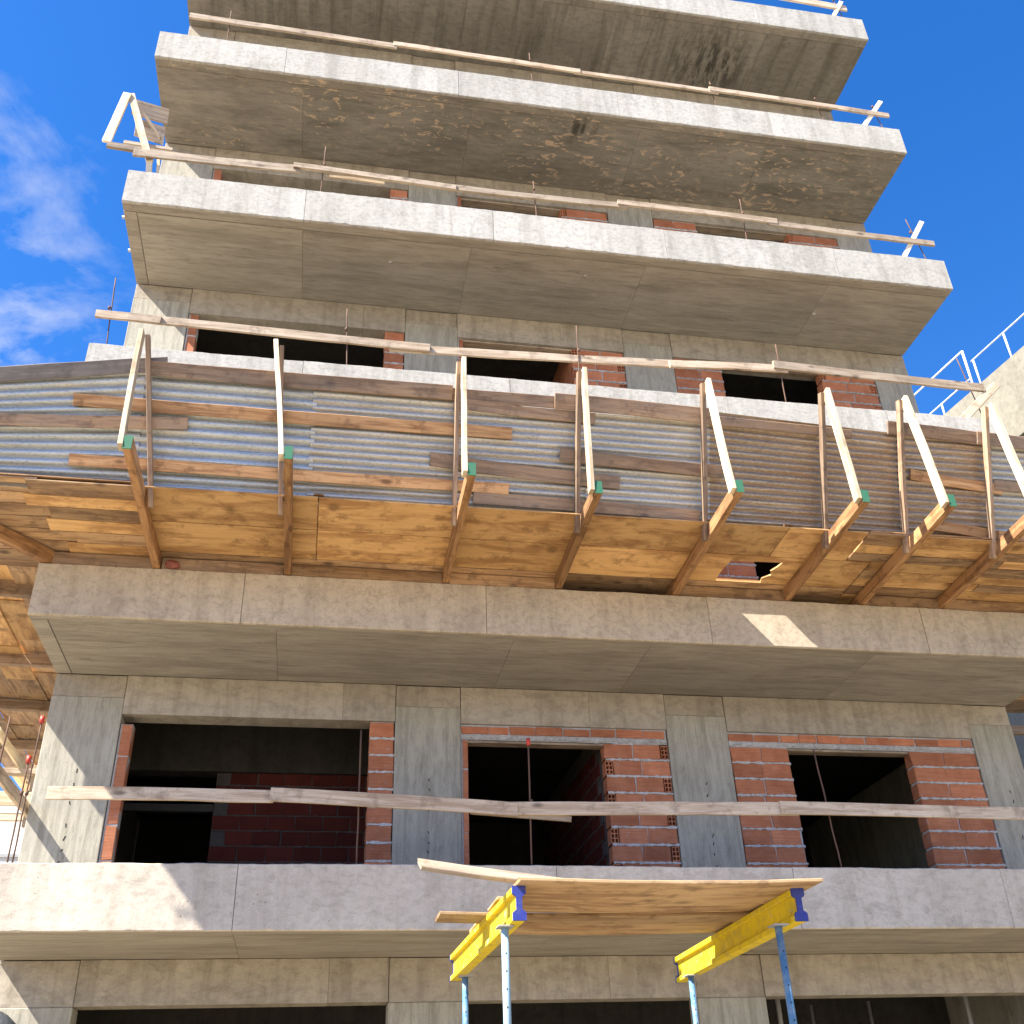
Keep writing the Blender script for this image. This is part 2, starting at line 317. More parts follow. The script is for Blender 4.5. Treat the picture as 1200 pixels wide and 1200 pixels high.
def rod(name, p0, p1, r, mat, parent=None, wob=0.003):
    p0 = Vector(p0); p1 = Vector(p1); n = 6
    pts = [p0.lerp(p1, i / n) + (Vector((random.uniform(-wob, wob), random.uniform(-wob, wob), 0)) if 0 < i < n else Vector()) for i in range(n + 1)]
    return tube(name, pts, r, mat, parent, 6)

# ------------------------------------------------------------------ dimensions (metres; street is at z = -1.6)
GZ = -1.6
XL, XR, DW, FH = -2.936, 8.732, 1.524, 0.577
ZB = {2: 1.752, 3: 4.730, 4: 7.647, 5: 10.592, 6: 13.547, 7: 16.502}
ZT = {k: v + FH for k, v in ZB.items()}
YBACK = 11.0

# ------------------------------------------------------------------ ground
gm = mesh_from([(-900, -900, GZ), (900, -900, GZ), (900, 900, GZ), (-900, 900, GZ)], [(0, 1, 2, 3)], 'ground')
g = link('ground', gm, None, None, 'ground'); g['kind'] = 'structure'
pv = box('pavement', (-40, -2.4, GZ + 0.004), (40, 1.0, GZ + 0.13), 'ground', None, 0.01); pv['kind'] = 'structure'

# ------------------------------------------------------------------ the concrete building
B = thing('concrete_building', 'unfinished concrete apartment building with stacked slab balconies and red brick infill', 'building', (3, 6, GZ))

def ragged_panel(name, x0, x1, z0, z1, y0, y1, mat, parent, amp=0.004, top_amp=0.004, seed=0):
    """a fascia pour between two formwork joints: front face at y0, chipped upper and lower arrises"""
    n = max(2, int((x1 - x0) / 0.06)); V = []; F = []
    c = Vector(((x0 + x1) / 2, y1, (z0 + z1) / 2))
    for i in range(n + 1):
        x = x0 + (x1 - x0) * i / n
        nb = noise.noise(Vector((x * 3.1 + seed, seed * 1.3, 0))); nb2 = noise.noise(Vector((x * 11 + seed, 5, 0)))
        e = amp * (0.6 * nb + 0.9 * max(0, nb2) * 1.5)
        tnb = top_amp * (noise.noise(Vector((x * 2.3, seed, 9))) + 0.6 * noise.noise(Vector((x * 14, seed, 3))))
        ff_ = 0.003 * noise.noise(Vector((x * 1.7, seed, 20)))
        b = 0.007
        for (y, z) in ((y1, z0), (y0 + b + max(0, e), z0), (y0 + ff_, z0 + b + max(0, e)), (y0 + ff_, z1 - b + tnb), (y0 + b, z1 + tnb), (y1, z1 + tnb)):
            V.append(Vector((x, y, z)) - c)
    for i in range(n):
        for k in range(6):
            a = i * 6 + k; d = i * 6 + (k + 1) % 6; F.append((a, d, d + 6, a + 6))
    F.append(tuple(range(5, -1, -1))); F.append(tuple(n * 6 + k for k in range(6)))
    return link(name, mesh_from(V, F, name), parent, Matrix.Translation(c), mat)

FASCIA = {7: [3.82, 6.71, 0.9, -1.3], 6: [-1.12, 1.44, 3.94, 6.45], 5: [-0.64, 1.9, 4.37, 6.95], 4: [-0.48, 2.04, 4.84, 7.1], 3: [-0.88, 1.68, 4.21, 6.83], 2: [-0.66, 2.3, 4.7, 6.97]}
SOFF = {7: [-0.7, 1.66, 4.19, 6.9], 6: [-0.85, 1.68, 4.33, 6.41], 5: [-0.65, 1.62, 4.1, 6.86], 4: [-0.7, 1.9, 4.3, 6.9], 3: [-0.52, 2.0, 3.54, 6.2], 2: [-0.66, 2.3, 4.7, 6.97]}
SMAT = {7: 'soffit_streaked', 6: 'soffit_flaked'}
for k in ZB:
    zb, zt = ZB[k], ZT[k]
    s = box('slab', (XL + 0.012, 0.045, zb + 0.014), (XR - 0.012, YBACK, zt - 0.004), 'body', B, 0)
    xs = [XL] + sorted(FASCIA[k]) + [XR]
    for i in range(len(xs) - 1):
        ragged_panel('fascia_panel', xs[i] + 0.0028 * (i > 0), xs[i + 1] - 0.0028 * (i < len(xs) - 2), zb, zt, random.uniform(0, 0.004), 0.043, {2: 'fascia_pale', 3: 'fascia_tan'}.get(k, 'fascia'), s, amp=0.022 if k > 4 else 0.012, top_amp=0.009, seed=k * 3.7 + i)
    # underside of the slab: narrow edge strip, drip groove, then the formwork sheets
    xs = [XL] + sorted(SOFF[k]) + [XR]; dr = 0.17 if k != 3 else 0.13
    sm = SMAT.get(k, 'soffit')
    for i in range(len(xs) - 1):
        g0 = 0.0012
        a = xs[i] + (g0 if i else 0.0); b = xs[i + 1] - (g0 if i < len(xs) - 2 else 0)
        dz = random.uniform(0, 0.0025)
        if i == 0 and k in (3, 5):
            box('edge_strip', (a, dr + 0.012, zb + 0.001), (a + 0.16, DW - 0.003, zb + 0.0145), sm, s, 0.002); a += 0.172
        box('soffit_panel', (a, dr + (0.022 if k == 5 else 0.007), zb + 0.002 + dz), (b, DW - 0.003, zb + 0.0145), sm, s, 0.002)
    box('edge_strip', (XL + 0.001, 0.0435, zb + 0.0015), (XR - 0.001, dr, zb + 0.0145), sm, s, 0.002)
    # room ceiling
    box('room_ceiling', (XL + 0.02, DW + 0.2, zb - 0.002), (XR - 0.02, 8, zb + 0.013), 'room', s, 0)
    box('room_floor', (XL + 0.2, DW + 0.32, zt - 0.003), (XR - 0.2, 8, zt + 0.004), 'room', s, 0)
    if k == 5:
        for yb in (0.35, 0.95): tube('tie_bolt', [(XL + 0.03, yb, zb + 0.06), (XL - 0.045, yb, zb + 0.06)], 0.022, 'galv', s)
        for q in range(3): tube('anchor_dimple', [((0.55, 3.3, 6.9)[q], (0.62, 0.5, 0.8)[q], zb + 0.008), ((0.55, 3.3, 6.9)[q], (0.62, 0.5, 0.8)[q], zb - 0.001)], 0.03, 'mortar', s)
# storeys: columns, edge beams, walls
COLS = [(XL, -2.17), (0.84, 1.60), (4.10, 4.86), (8.13, XR)]
FLOOR = {2: GZ, 3: ZT[2], 4: ZT[3], 5: ZT[4], 6: ZT[5], 7: ZT[6]}
for k in FLOOR:
    z0, z1 = FLOOR[k], ZB[k]; zb = z1 - 0.45 if k > 2 else 1.335
    for ci, (a, b) in enumerate(COLS):
        ctop = z1 - 0.26 if k > 2 else zb - 0.002
        c = box('column', (a, DW, z0), (b, DW + 0.30, ctop - 0.002), 'column', B, 0.006)
        box('column_head', (a + 0.004, DW + random.uniform(0.004, 0.009), ctop), (b - 0.004, DW + 0.29, z1 - 0.003), 'beam', c, 0.003)
        if k in (3,):    # black solids painting the shade inside the formwork tie slits
            sb = bmesh.new(); xx = (a + b) / 2 + 0.02
            for q in range(10):
                z = z0 + 0.25 + q * 0.115 + random.uniform(-0.02, 0.02)
                if 0.78 < z - z0 < 0.86: continue
                r = bmesh.ops.create_cube(sb, size=1, matrix=Matrix.Translation((xx + random.uniform(-0.012, 0.012), DW - 0.0005, z)) @ Matrix.Rotation(random.uniform(-0.5, 0.5), 4, 'Y') @ Matrix.Diagonal((0.010, 0.004, random.uniform(0.03, 0.055), 1)))
            me = bpy.data.meshes.new('tie_slits'); sb.to_mesh(me); sb.free(); link('tie_slits', me, c, None, 'black')
    for i in range(3):
        a = COLS[i][1] + 0.003; b = COLS[i + 1][0] - 0.003
        joints = [a, a + (b - a) * (0.80, 0.62, 0.9)[i], b]
        for j in range(2):
            box('edge_beam', (joints[j] + 0.0008 * j, DW + random.uniform(-0.008, -0.005), zb + random.uniform(0, 0.002)), (joints[j + 1] - 0.0008 * (1 - j), DW + 0.28, z1 - 0.002), 'beam', B, 0.0025)
    box('side_wall', (XL + 0.004, DW + 0.302, z0), (XL + 0.18, YBACK - 0.02, z1 - 0.004), 'column', B, 0)
    box('side_wall', (XR - 0.18, DW + 0.302, z0), (XR - 0.004, YBACK - 0.02, z1 - 0.004), 'column', B, 0)

# ---- bricks
BL, BH = 0.33, 0.165          # face of a hollow brick
CO = BH + 0.024               # course height
def brick_meshes():
    out_ = []
    for v in range(5):
        b = bmesh.new(); bmesh.ops.create_cube(b, size=1)
        bmesh.ops.bevel(b, geom=b.edges[:], offset=0.03, segments=1, affect='EDGES')
        for q in b.verts: q.co += Vector([random.uniform(-0.022, 0.022) for _ in range(3)])
        me = bpy.data.meshes.new('brick'); b.to_mesh(me); b.free(); me.materials.append(MAT['brick']); out_.append(me)
    return out_
BRK = brick_meshes()
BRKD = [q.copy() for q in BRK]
for q in BRKD: q.materials.clear(); q.materials.append(MAT['brick_shade'])
def hollow_mesh():
    """unit brick whose -Y face carries a 2 x 3 grid of open cells"""
    V = []; F = []
    xs = [-0.5, -0.42, -0.07, 0.07, 0.42, 0.5]; zs = [-0.5, -0.43, -0.19, -0.12, 0.12, 0.19, 0.43, 0.5]
    id_ = {}
    def vid(x, y, z):
        if (x, y, z) not in id_: id_[(x, y, z)] = len(V); V.append((x, y, z))
        return id_[(x, y, z)]
    for i in range(5):
        for j in range(7):
            q = [(xs[i], zs[j]), (xs[i+1], zs[j]), (xs[i+1], zs[j+1]), (xs[i], zs[j+1])]
            if i in (1, 3) and j in (1, 3, 5):
                for a in range(4):
                    (ax, az), (bx_, bz) = q[a], q[(a + 1) % 4]
                    F.append((vid(ax, -0.5, az), vid(bx_, -0.5, bz), vid(bx_, 0.3, bz), vid(ax, 0.3, az)))
                F.append(tuple(vid(x, 0.3, z) for x, z in q))
            else: F.append(tuple(vid(x, -0.5, z) for x, z in q))
    c = [vid(x, 0.5, z) for x, z in ((-0.5, -0.5), (0.5, -0.5), (0.5, 0.5), (-0.5, 0.5))]
    f = [vid(x, -0.5, z) for x, z in ((-0.5, -0.5), (0.5, -0.5), (0.5, 0.5), (-0.5, 0.5))]
    F.append(tuple(c))
    for a in range(4): F.append((f[a], f[(a+1) % 4], c[(a+1) % 4], c[a]))
    me = mesh_from(V, F, 'hollow_brick'); me.materials.append(MAT['brick']); return me
HOL = hollow_mesh()
def put_brick(parent, x0, x1, z0, z1, y0, y1, hollow=False, tilt=0.012, mats=None):
    c = Vector(((x0 + x1) / 2, (y0 + y1) / 2 + random.uniform(-0.005, 0.006), (z0 + z1) / 2))
    M = Matrix.Translation(c) @ Matrix.Rotation(random.uniform(-tilt, tilt), 4, 'Y') @ Matrix.Rotation(random.uniform(-tilt, tilt), 4, 'Z') @ Matrix.Diagonal((x1 - x0, y1 - y0, z1 - z0, 1))
    return link('brick', HOL if hollow else random.choice(BRKD if mats else BRK), parent, M)
def mortar_block(lo, hi, courses, nm='brick_infill', axis='y', mat='mortar'):
    """mortar body plus squeezed-out bed joints as one lumpy mesh"""
    b = bmesh.new(); lo = Vector(lo); hi = Vector(hi); c = (lo + hi) / 2
    bmesh.ops.create_cube(b, size=1, matrix=Matrix.Diagonal((*(hi - lo), 1)))
    def strip(x0, x1, z, h, y):
        n = max(2, int((x1 - x0) / 0.028)); pr = None
        for i in range(n + 1):
            x = x0 + (x1 - x0) * i / n
            yy = y - random.uniform(-0.004, 0.012); hh = h * random.uniform(0.45, 1.45); zz = z + random.uniform(-0.003, 0.003)
            if axis == 'y': cs = [(x, lo.y + 0.004, zz - hh), (x, yy, zz - hh * 0.7), (x, yy, zz + hh * 0.7), (x, lo.y + 0.004, zz + hh)]
            else: cs = [(lo.x + 0.004, x, zz - hh), (yy, x, zz - hh * 0.7), (yy, x, zz + hh * 0.7), (lo.x + 0.004, x, zz + hh)]
            vs = [b.verts.new(Vector(q) - c) for q in cs]
            if pr:
                for a in range(3): b.faces.new((pr[a], pr[a + 1], vs[a + 1], vs[a]))
            pr = vs
    for (x0, x1, z, h, y) in courses: strip(x0, x1, z, h, y)
    bmesh.ops.recalc_face_normals(b, faces=b.faces[:])
    me = bpy.data.meshes.new(nm); b.to_mesh(me); b.free()
    return link(nm, me, B, Matrix.Translation(c), mat)
YF = DW + 0.012               # brick face
def pier(x0, x1, z0, z1, hol='none', zmin=None, rev=None):
    """brickwork pier between x0 and x1; hol: 'ends' puts open brick ends alternately left and right"""
    nC = int((z1 - z0) / CO + 0.5); co_ = (z1 - z0) / nC
    cs = [(x0 + 0.008, x1, z0 + co_ * i, 0.0165, YF - 0.001) for i in range(1, nC)]
    sm = []
    ei = 0.10 if hol == 'ends' else 0.0
    mo = mortar_block((x0 + 0.016 + ei, YF + 0.011, z0), (x1 - 0.012 - ei, YF + 0.155, z1), cs)
    for i in range(nC):
        za = z0 + co_ * i + 0.011; zb_ = z0 + co_ * (i + 1) - 0.011
        if zmin and zb_ < zmin: continue
        a, b = x0 + 0.004, x1 - 0.010
        L = b - a
        if L < 0.2:
            put_brick(mo, a, b, za, zb_, YF, YF + 0.165); continue
        e = 0.085
        if hol == 'ends' and L > 0.6:
            if i % 2 == 0:
                put_brick(mo, b - e, b, za + 0.006, zb_ - 0.006, YF + 0.004, YF + 0.16, True); segs = [(a, (a + b - e) / 2 - 0.004), ((a + b - e) / 2 + 0.006, b - e - 0.012)]
            else:
                put_brick(mo, a, a + e, za + 0.004, zb_ - 0.004, YF + 0.004, YF + 0.16, True); segs = [(a + e + 0.01, (a + e + b) / 2 - 0.004), ((a + e + b) / 2 + 0.006, b)]
        elif L > 0.6:
            sft = random.uniform(-0.03, 0.03); mdl = (a + b) / 2 + sft
            segs = [(a, mdl - 0.004), (mdl + 0.006, b - (0.03 if i in (0, 3) else 0))]
        elif L > 0.4: segs = [(a, a + BL), (a + BL + 0.012, b)]
        else: segs = [(a, b)]
        for (p, q) in segs:
            put_brick(mo, p, q, za, zb_, YF, YF + 0.165)
    return mo
def jamb(x0, x1, z0, z1, zmin=None):
    n = max(1, int((z1 - z0) / 0.345)); h = (z1 - z0) / n
    mo = mortar_block((x0 + 0.003, YF + 0.012, z0), (x1 - 0.003, YF + 0.17, z1), [])
    for i in range(n):
        if zmin and z0 + h * (i + 1) < zmin: continue
        put_brick(mo, x0 + 0.022, x1 - 0.002, z0 + h * i + 0.008, z0 + h * (i + 1) - 0.008, YF + 0.001, YF + 0.165)
def lintel(x0, x1, z0, z1):
    mo = mortar_block((x0, YF + 0.012, z0 - 0.055), (x1, YF + 0.17, z1 - 0.002), [(x0, x1, z0 - 0.02, 0.030, YF + 0.004)])
    x = x0 + 0.004
    while x < x1 - 0.05:
        L = random.choice((0.31, 0.33, 0.335, 0.24)); q = min(x + L, x1 - 0.004)
        put_brick(mo, x, q - 0.012, z0 + 0.012, z1 - random.uniform(0.008, 0.03), YF, YF + 0.165); x = q
for k in (3, 4, 5, 6):
    z0 = FLOOR[k]; zc = ZB[k] - 0.45; zm = {3: None, 4: None, 5: z0 + 1.0, 6: z0 + 1.6}[k]
    if k == 4: zm = z0 + 0.5
    pier(0.55, 0.838, z0, zc - 0.004, 'none', zm)
    jamb(-2.165, -2.03, z0, zc - 0.11 if k == 3 else zc - 0.01, zm)
    zt = zc - 0.182 if k == 3 else zc - 0.006
    if k == 3: lintel(1.604, 4.085, zc - 0.125, zc); lintel(4.865, 8.122, zc - 0.125, zc)
    jamb(1.602, 1.685, z0, zt, zm)
    pier(3.30, 4.095, z0, zt - 0.0, 'ends', zm)
    pier(4.868, 5.62, z0, zt, 'none', zm)
    pier(7.22, 8.125, z0, zt, 'ends' if k != 3 else 'none', zm)
    box('timber_lintel', (1.66, YF + 0.02, zt - 0.03), (3.32, YF + 0.16, zt - 0.004), 'post', B, 0.003)
    box('timber_lintel', (5.6, YF + 0.02, zt - 0.03), (7.24, YF + 0.16, zt - 0.004), 'post', B, 0.003)
# ---- rooms behind the openings
for k in (3, 4, 5, 6, 7, 2):
    z0 = FLOOR[k]; z1 = ZB[k]
    if k == 3:
        zt = 4.13
        YB = 3.1
        bw = mortar_block((-1.22, YB, z0), (1.25, YB + 0.15, zt), [(-1.22, 1.25, z0 + 0.183 * i, 0.012, YB - 0.008) for i in range(1, 10)], nm='back_wall', mat='mortar_shade')
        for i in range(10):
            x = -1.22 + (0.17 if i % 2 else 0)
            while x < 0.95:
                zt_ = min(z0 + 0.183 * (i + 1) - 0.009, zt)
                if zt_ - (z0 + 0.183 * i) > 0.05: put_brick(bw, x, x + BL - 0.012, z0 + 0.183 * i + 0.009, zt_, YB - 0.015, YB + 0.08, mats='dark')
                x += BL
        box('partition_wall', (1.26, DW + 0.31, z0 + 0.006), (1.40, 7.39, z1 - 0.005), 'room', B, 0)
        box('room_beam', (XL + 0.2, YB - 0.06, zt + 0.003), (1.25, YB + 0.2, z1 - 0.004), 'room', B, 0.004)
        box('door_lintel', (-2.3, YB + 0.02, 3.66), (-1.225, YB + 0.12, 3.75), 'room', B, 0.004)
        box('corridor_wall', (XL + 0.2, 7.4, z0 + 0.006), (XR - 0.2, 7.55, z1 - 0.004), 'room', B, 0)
        pw = mortar_block((3.325, DW + 0.34, z0), (3.42, 5.5, z1 - 0.35), [(DW + 0.34, 5.5, z0 + 0.183 * i, 0.013, 3.312) for i in range(1, 11)], nm='partition_wall', axis='x', mat='mortar_shade')
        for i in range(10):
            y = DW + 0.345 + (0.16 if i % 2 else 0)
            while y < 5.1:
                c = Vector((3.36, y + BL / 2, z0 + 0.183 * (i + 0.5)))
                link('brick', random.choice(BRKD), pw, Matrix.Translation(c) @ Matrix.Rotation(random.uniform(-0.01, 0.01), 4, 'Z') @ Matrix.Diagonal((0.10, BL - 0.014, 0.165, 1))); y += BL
    else:
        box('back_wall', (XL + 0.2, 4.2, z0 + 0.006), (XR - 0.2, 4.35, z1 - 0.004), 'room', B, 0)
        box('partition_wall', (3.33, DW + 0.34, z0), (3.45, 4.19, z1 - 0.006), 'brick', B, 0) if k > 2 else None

# ------------------------------------------------------------------ guard rails on the slab edges
def guard_rail(k, label, planks, rods, mat='rail', extra=None, yp=0.075):
    zt = ZT[k]
    T = thing('guard_rail', label, 'guard rail', (3, 0.08, zt), 'timber guard rails along the slab edges')
    for i, (x0, z0, x1, z1, w, t, y) in enumerate(planks):
        board('plank', (x0, y, z0), (x1, y, z1), w * 1.14, t * 1.2, mat, T, bow=0.012, notch=0.006, jit=0.005)
    for (xb, xt, zt_, cap) in rods:
        r = rod('rebar_stake', (xb, 0.10, zt - 0.05), (xt, 0.11, zt_), 0.0085, 'rust', T)
        tube('wire_tie', [(xt, 0.10, zt + 0.62), (xt + 0.005, 0.10, zt + 0.66)], 0.016, 'rust', r)
        if cap: tube('safety_cap', [(xt, 0.11, zt_ - 0.05), (xt, 0.11, zt_ + 0.02)], 0.022, 'redcap', r)
    return T
guard_rail(3 - 1, 'pale plank rail across the three lower window openings', [
    (-2.44, 2.965, -0.40, 2.965, 0.105, 0.026, 0.075), (-0.43, 2.98, 1.95, 2.875, 0.115, 0.026, 0.045), (1.75, 2.885, 4.9, 2.93, 0.115, 0.028, 0.072), (4.7, 2.935, 9.1, 2.90, 0.115, 0.028, 0.045), (1.5, 2.86, 2.50, 2.80, 0.05, 0.025, 0.10)],
    [(0.41, 0.40, 3.66, 0), (2.08, 2.10, 3.60, 1), (5.28, 5.22, 3.58, 0), (-2.62, -2.62, 3.69, 1), (-2.66, -2.665, 3.30, 1)])
guard_rail(4, 'sagging plank rail just above the corrugated barrier', [
    (-2.95, 8.72, -2.2, 8.705, 0.10, 0.03, 0.06), (-2.55, 8.735, 1.05, 8.66, 0.105, 0.028, 0.085), (0.55, 8.64, 4.4, 8.79, 0.105, 0.028, 0.115), (4.2, 8.745, 5.85, 8.835, 0.10, 0.028, 0.075), (5.65, 8.88, 8.72, 8.80, 0.115, 0.03, 0.050)],
    [(-2.76, -2.83, 9.36, 0), (0.04, 0.0, 9.21, 0), (2.97, 2.99, 9.29, 0), (5.75, 5.78, 9.29, 0), (8.62, 8.5, 9.35, 0)])
guard_rail(5, 'pale double plank rail on the balcony with the left corner frame', [
    (-2.95, 11.62, -0.75, 11.66, 0.12, 0.03, 0.10), (-0.85, 11.69, 1.4, 11.60, 0.08, 0.04, 0.07), (1.3, 11.62, 3.9, 11.65, 0.09, 0.04, 0.085), (3.75, 11.68, 6.2, 11.66, 0.09, 0.03, 0.06), (6.05, 11.63, 8.72, 11.58, 0.09, 0.03, 0.07), (-0.4, 11.63, 0.4, 11.62, 0.05, 0.02, 0.14)],
    [(-0.46, -0.44, 12.19, 0), (2.55, 2.53, 11.98, 0), (5.67, 5.70, 12.11, 0), (8.55, 8.40, 12.1, 0)])
guard_rail(6, 'thin plank rail on the second highest balcony', [
    (-2.6, 14.69, 0.5, 14.62, 0.095, 0.03, 0.08), (0.45, 14.66, 3.4, 14.60, 0.085, 0.03, 0.07), (3.3, 14.59, 5.7, 14.56, 0.07, 0.03, 0.08), (5.55, 14.60, 8.68, 14.54, 0.085, 0.03, 0.07)],
    [(-2.0, -2.02, 14.98, 0), (2.62, 2.60, 14.95, 0), (5.64, 5.60, 14.85, 0), (7.5, 7.42, 14.7, 0), (8.55, 8.45, 14.7, 0)])
guard_rail(7, 'short grey plank rail end on the topmost slab', [(4.2, 17.62, 8.55, 17.47, 0.13, 0.03, 0.08)], [(8.48, 8.36, 17.75, 0), (5.5, 5.5, 17.9, 0)])
STK = 'crossed timber stakes at the right slab ends'
for (k, a, b, lab) in ((7, (8.18, 0.12, 17.05), (8.47, 0.05, 17.62), 'white timber stake at the right end of the topmost slab'),
                       (6, (8.10, 0.12, 14.10), (8.60, 0.05, 14.86), 'white timber stake crossing the rail on the second highest balcony'),
                       (5, (8.10, 0.12, 11.15), (8.62, 0.05, 12.02), 'white timber stake crossing the rail on the third balcony from the top'),
                       (4, (8.25, 0.12, 8.22), (8.92, 0.02, 8.86), 'wide tan board leaning on the rail end beside the beige neighbouring wall')):
    tag(board('timber_stake', a, b, 0.075 if k != 4 else 0.11, 0.03, 'pine' if k != 4 else 'rail', None, up=(0.6, -0.1, 0.3), notch=0.004), lab, 'stake', STK)

# ------------------------------------------------------------------ timber corner frame on the left of the fifth slab
T = thing('corner_brace_frame', 'pale timber triangle with boards at the upper left slab corner', 'timber frame', (-2.9, 0.3, ZT[5]))
board('strut', (-3.36, 0.22, 11.90), (-3.24, 0.22, 12.94), 0.115, 0.035, 'pine', T, up=(1, 0, 0))
board('strut', (-3.20, 0.25, 12.97), (-2.74, 0.16, 11.55), 0.10, 0.035, 'pine', T, up=(1, 0, 0))
board('ledger', (-3.33, 0.19, 11.81), (-2.3, 0.19, 11.74), 0.10, 0.05, 'post', T)
board('ledger', (-3.15, 0.30, 11.98), (-2.5, 0.30, 11.93), 0.06, 0.12, 'rail', T)
board('leg', (-2.70, 0.17, 11.15), (-2.76, 0.17, 11.66), 0.08, 0.035, 'pine', T, up=(1, 0, 0))
board('leg', (-2.60, 0.19, 11.15), (-2.64, 0.19, 11.66), 0.04, 0.035, 'pine', T, up=(1, 0, 0))
board('side_board', (-3.22, 0.50, 13.02), (-2.74, 0.62, 13.04), 0.32, 0.025, 'post', T)
board('side_board', (-3.12, 0.50, 12.60), (-2.74, 0.62, 12.62), 0.36, 0.025, 'rail', T)
board('side_board', (-2.98, 0.48, 12.24), (-2.74, 0.58, 12.22), 0.12, 0.025, 'plank', T)
board('crosspiece', (-3.05, 0.44, 12.85), (-2.75, 0.50, 12.42), 0.07, 0.03, 'post', T, up=(0, 1, 0))

# ------------------------------------------------------------------ debris canopy
C = thing('debris_canopy', 'timber debris canopy with plywood soffit and leaning corrugated metal barrier', 'canopy', (3, -1, ZT[3]))
SL = 0.034
def jz(y): return ZT[3] + 0.004 - SL * (y - 0.2) if y < 0.2 else ZT[3] + 0.004
def fence(x, z, off=0.0):
    """point of the leaning barrier plane at height z, pushed outwards by off"""
    y = -1.10 - 0.40 * (z - 5.40); n = Vector((0, -0.928, -0.371))
    return Vector((x, y, z)) + n * off
JX = [-1.78, -0.45, 1.24, 2.50, 3.86, 5.20, 6.13, 7.15, 8.35, 9.45]
JD = 0.14
for i, x in enumerate(JX):
    y1 = -2.05 + random.uniform(-0.03, 0.03); x1 = x + (-0.05 if i == 0 else random.uniform(-0.02, 0.02))
    if i == 3: y1 = -1.87
    a = Vector((x, 0.75, ZT[3] + 0.004 + JD / 2)); e = Vector((x1, y1, jz(y1) + JD / 2))
    e2 = Vector((x, 0.2, jz(0.2) + JD / 2))
    j = board('joist', e2 + Vector((0, 0.35, -0.012)), e, JD, 0.074, 'joist', C, jit=0.004, bow=0.006)
    d = (e - e2).normalized()
    board('painted_end', e - d * 0.0, e + d * 0.006, JD + 0.002, 0.076, 'green', j, n=2, jit=0.001)
    sd = -1 if i else 1
    foot = fence(x + sd * 0.062, jz(-1.1) + 0.02, 0.075); top = fence(x + sd * 0.062 - 0.02, 6.95, 0.05 + (0.03 if i % 2 else 0))
    if i == 0: top.x = -1.90
    if i == 1: top.x = -0.62
    board('post', foot, top, 0.075, 0.045, 'stud', C, up=(0, 1, 0), bow=0.008)
    s0 = e + Vector((-0.062, 0.035, -0.035)); s1 = top + Vector((0.045 if i > 1 else -0.052, -0.035, 0.01))
    st = board('strut', s0, s1, 0.10, 0.046, 'pine', C, up=(0, 1, 0), bow=0.006)
# blocking between the joists, standing on the slab edge (one bay lost its piece, another half of it)
bx = [-2.92] + JX
for i in range(len(bx) - 1):
    if i in (4, 6): 
        if i == 6: pass
        continue
    board('blocking', (bx[i] + (0.042 if i else 0), 0.03, ZT[3] + 0.075), (bx[i + 1] - 0.042, 0.03, ZT[3] + 0.07), 0.135, 0.028, 'plank' if i < 2 else 'ply_brown', C)
board('blocking', (JX[3] + 0.05, 0.48, ZT[3] + 0.07), (JX[4] - 0.05, 0.48, ZT[3] + 0.07), 0.12, 0.025, 'tarp', C)  # dark strip behind the missing piece, painting the shade of the gap
board('blocking', (JX[5] + 0.05, 0.48, ZT[3] + 0.07), (JX[6] - 0.05, 0.48, ZT[3] + 0.07), 0.12, 0.025, 'tarp', C)  # dark strip for the shade of this open bay too
# soffit sheets and boards lying on the joists
LAP = [0]
def deck(x0, x1, y0, y1, mat, dz=0.0, nm='plywood_panel', tilt=0.0, lap=None):
    if lap is not None: dz += 0.0175 * lap; y0 -= 0.012 * lap; y1 += 0.012 * lap; x0 -= 0.010 * lap; x1 += 0.010 * lap
    yc = (y0 + y1) / 2; z = jz(yc) + JD + 0.010 + dz
    up = Vector((0, 1, -SL)).normalized()
    return board(nm, (x0, yc, z + tilt), (x1, yc, z - tilt), abs(y1 - y0), 0.016, mat, C, up=up, jit=0.002, n=4, ch=0.003, bow=0.002)
rows = [(-1.27, -0.683), (-0.667, -0.093), (-0.077, 0.42)]
cuts = [[-1.79, -0.16, 1.24, 2.50, 3.86, 4.72, 5.62], [-1.79, -0.16, 1.24, 2.50, 3.86, 5.19, 5.92], [-1.79, -0.45, 1.24, 2.5, 3.86, 5.2, 5.92]]
for r, (y0, y1) in enumerate(rows):
    xs = cuts[r]
    for i in range(len(xs) - 1):
        if r == 1 and i == 4: continue
        deck(xs[i] + 0.005, xs[i + 1] - 0.005, y0, y1, 'ply' if r < 2 else 'ply_brown', random.uniform(0, 0.0015))
# added strips above the joints, blocking sun leaks and darkening the seams
for (ya, yb) in ((-0.75, -0.60), (-0.16, -0.01)):
    for (xa, xb) in ((-1.8, 1.239), (1.241, 3.889), (3.891, 5.9)):
        deck(xa, xb, -0.099 if (ya > -0.5 and xa > 3.8) else ya, yb, 'joist', 0.0185, 'sun_block_strip')
for r in range(2):
    for xj in cuts[r][1:-1]:
        if not (r == 1 and 3 < xj < 5): deck(xj - 0.05, xj + 0.05, rows[r][0] + 0.004, rows[r][1] - 0.07, 'joist', 0.0365, 'sun_block_strip')
        else: deck(xj - (0.05 if xj < 4 else 0.02), xj + (0.02 if xj < 4 else 0.05), rows[r][0] + 0.08, rows[r][1] - 0.01, 'joist', 0.0365, 'sun_block_strip')
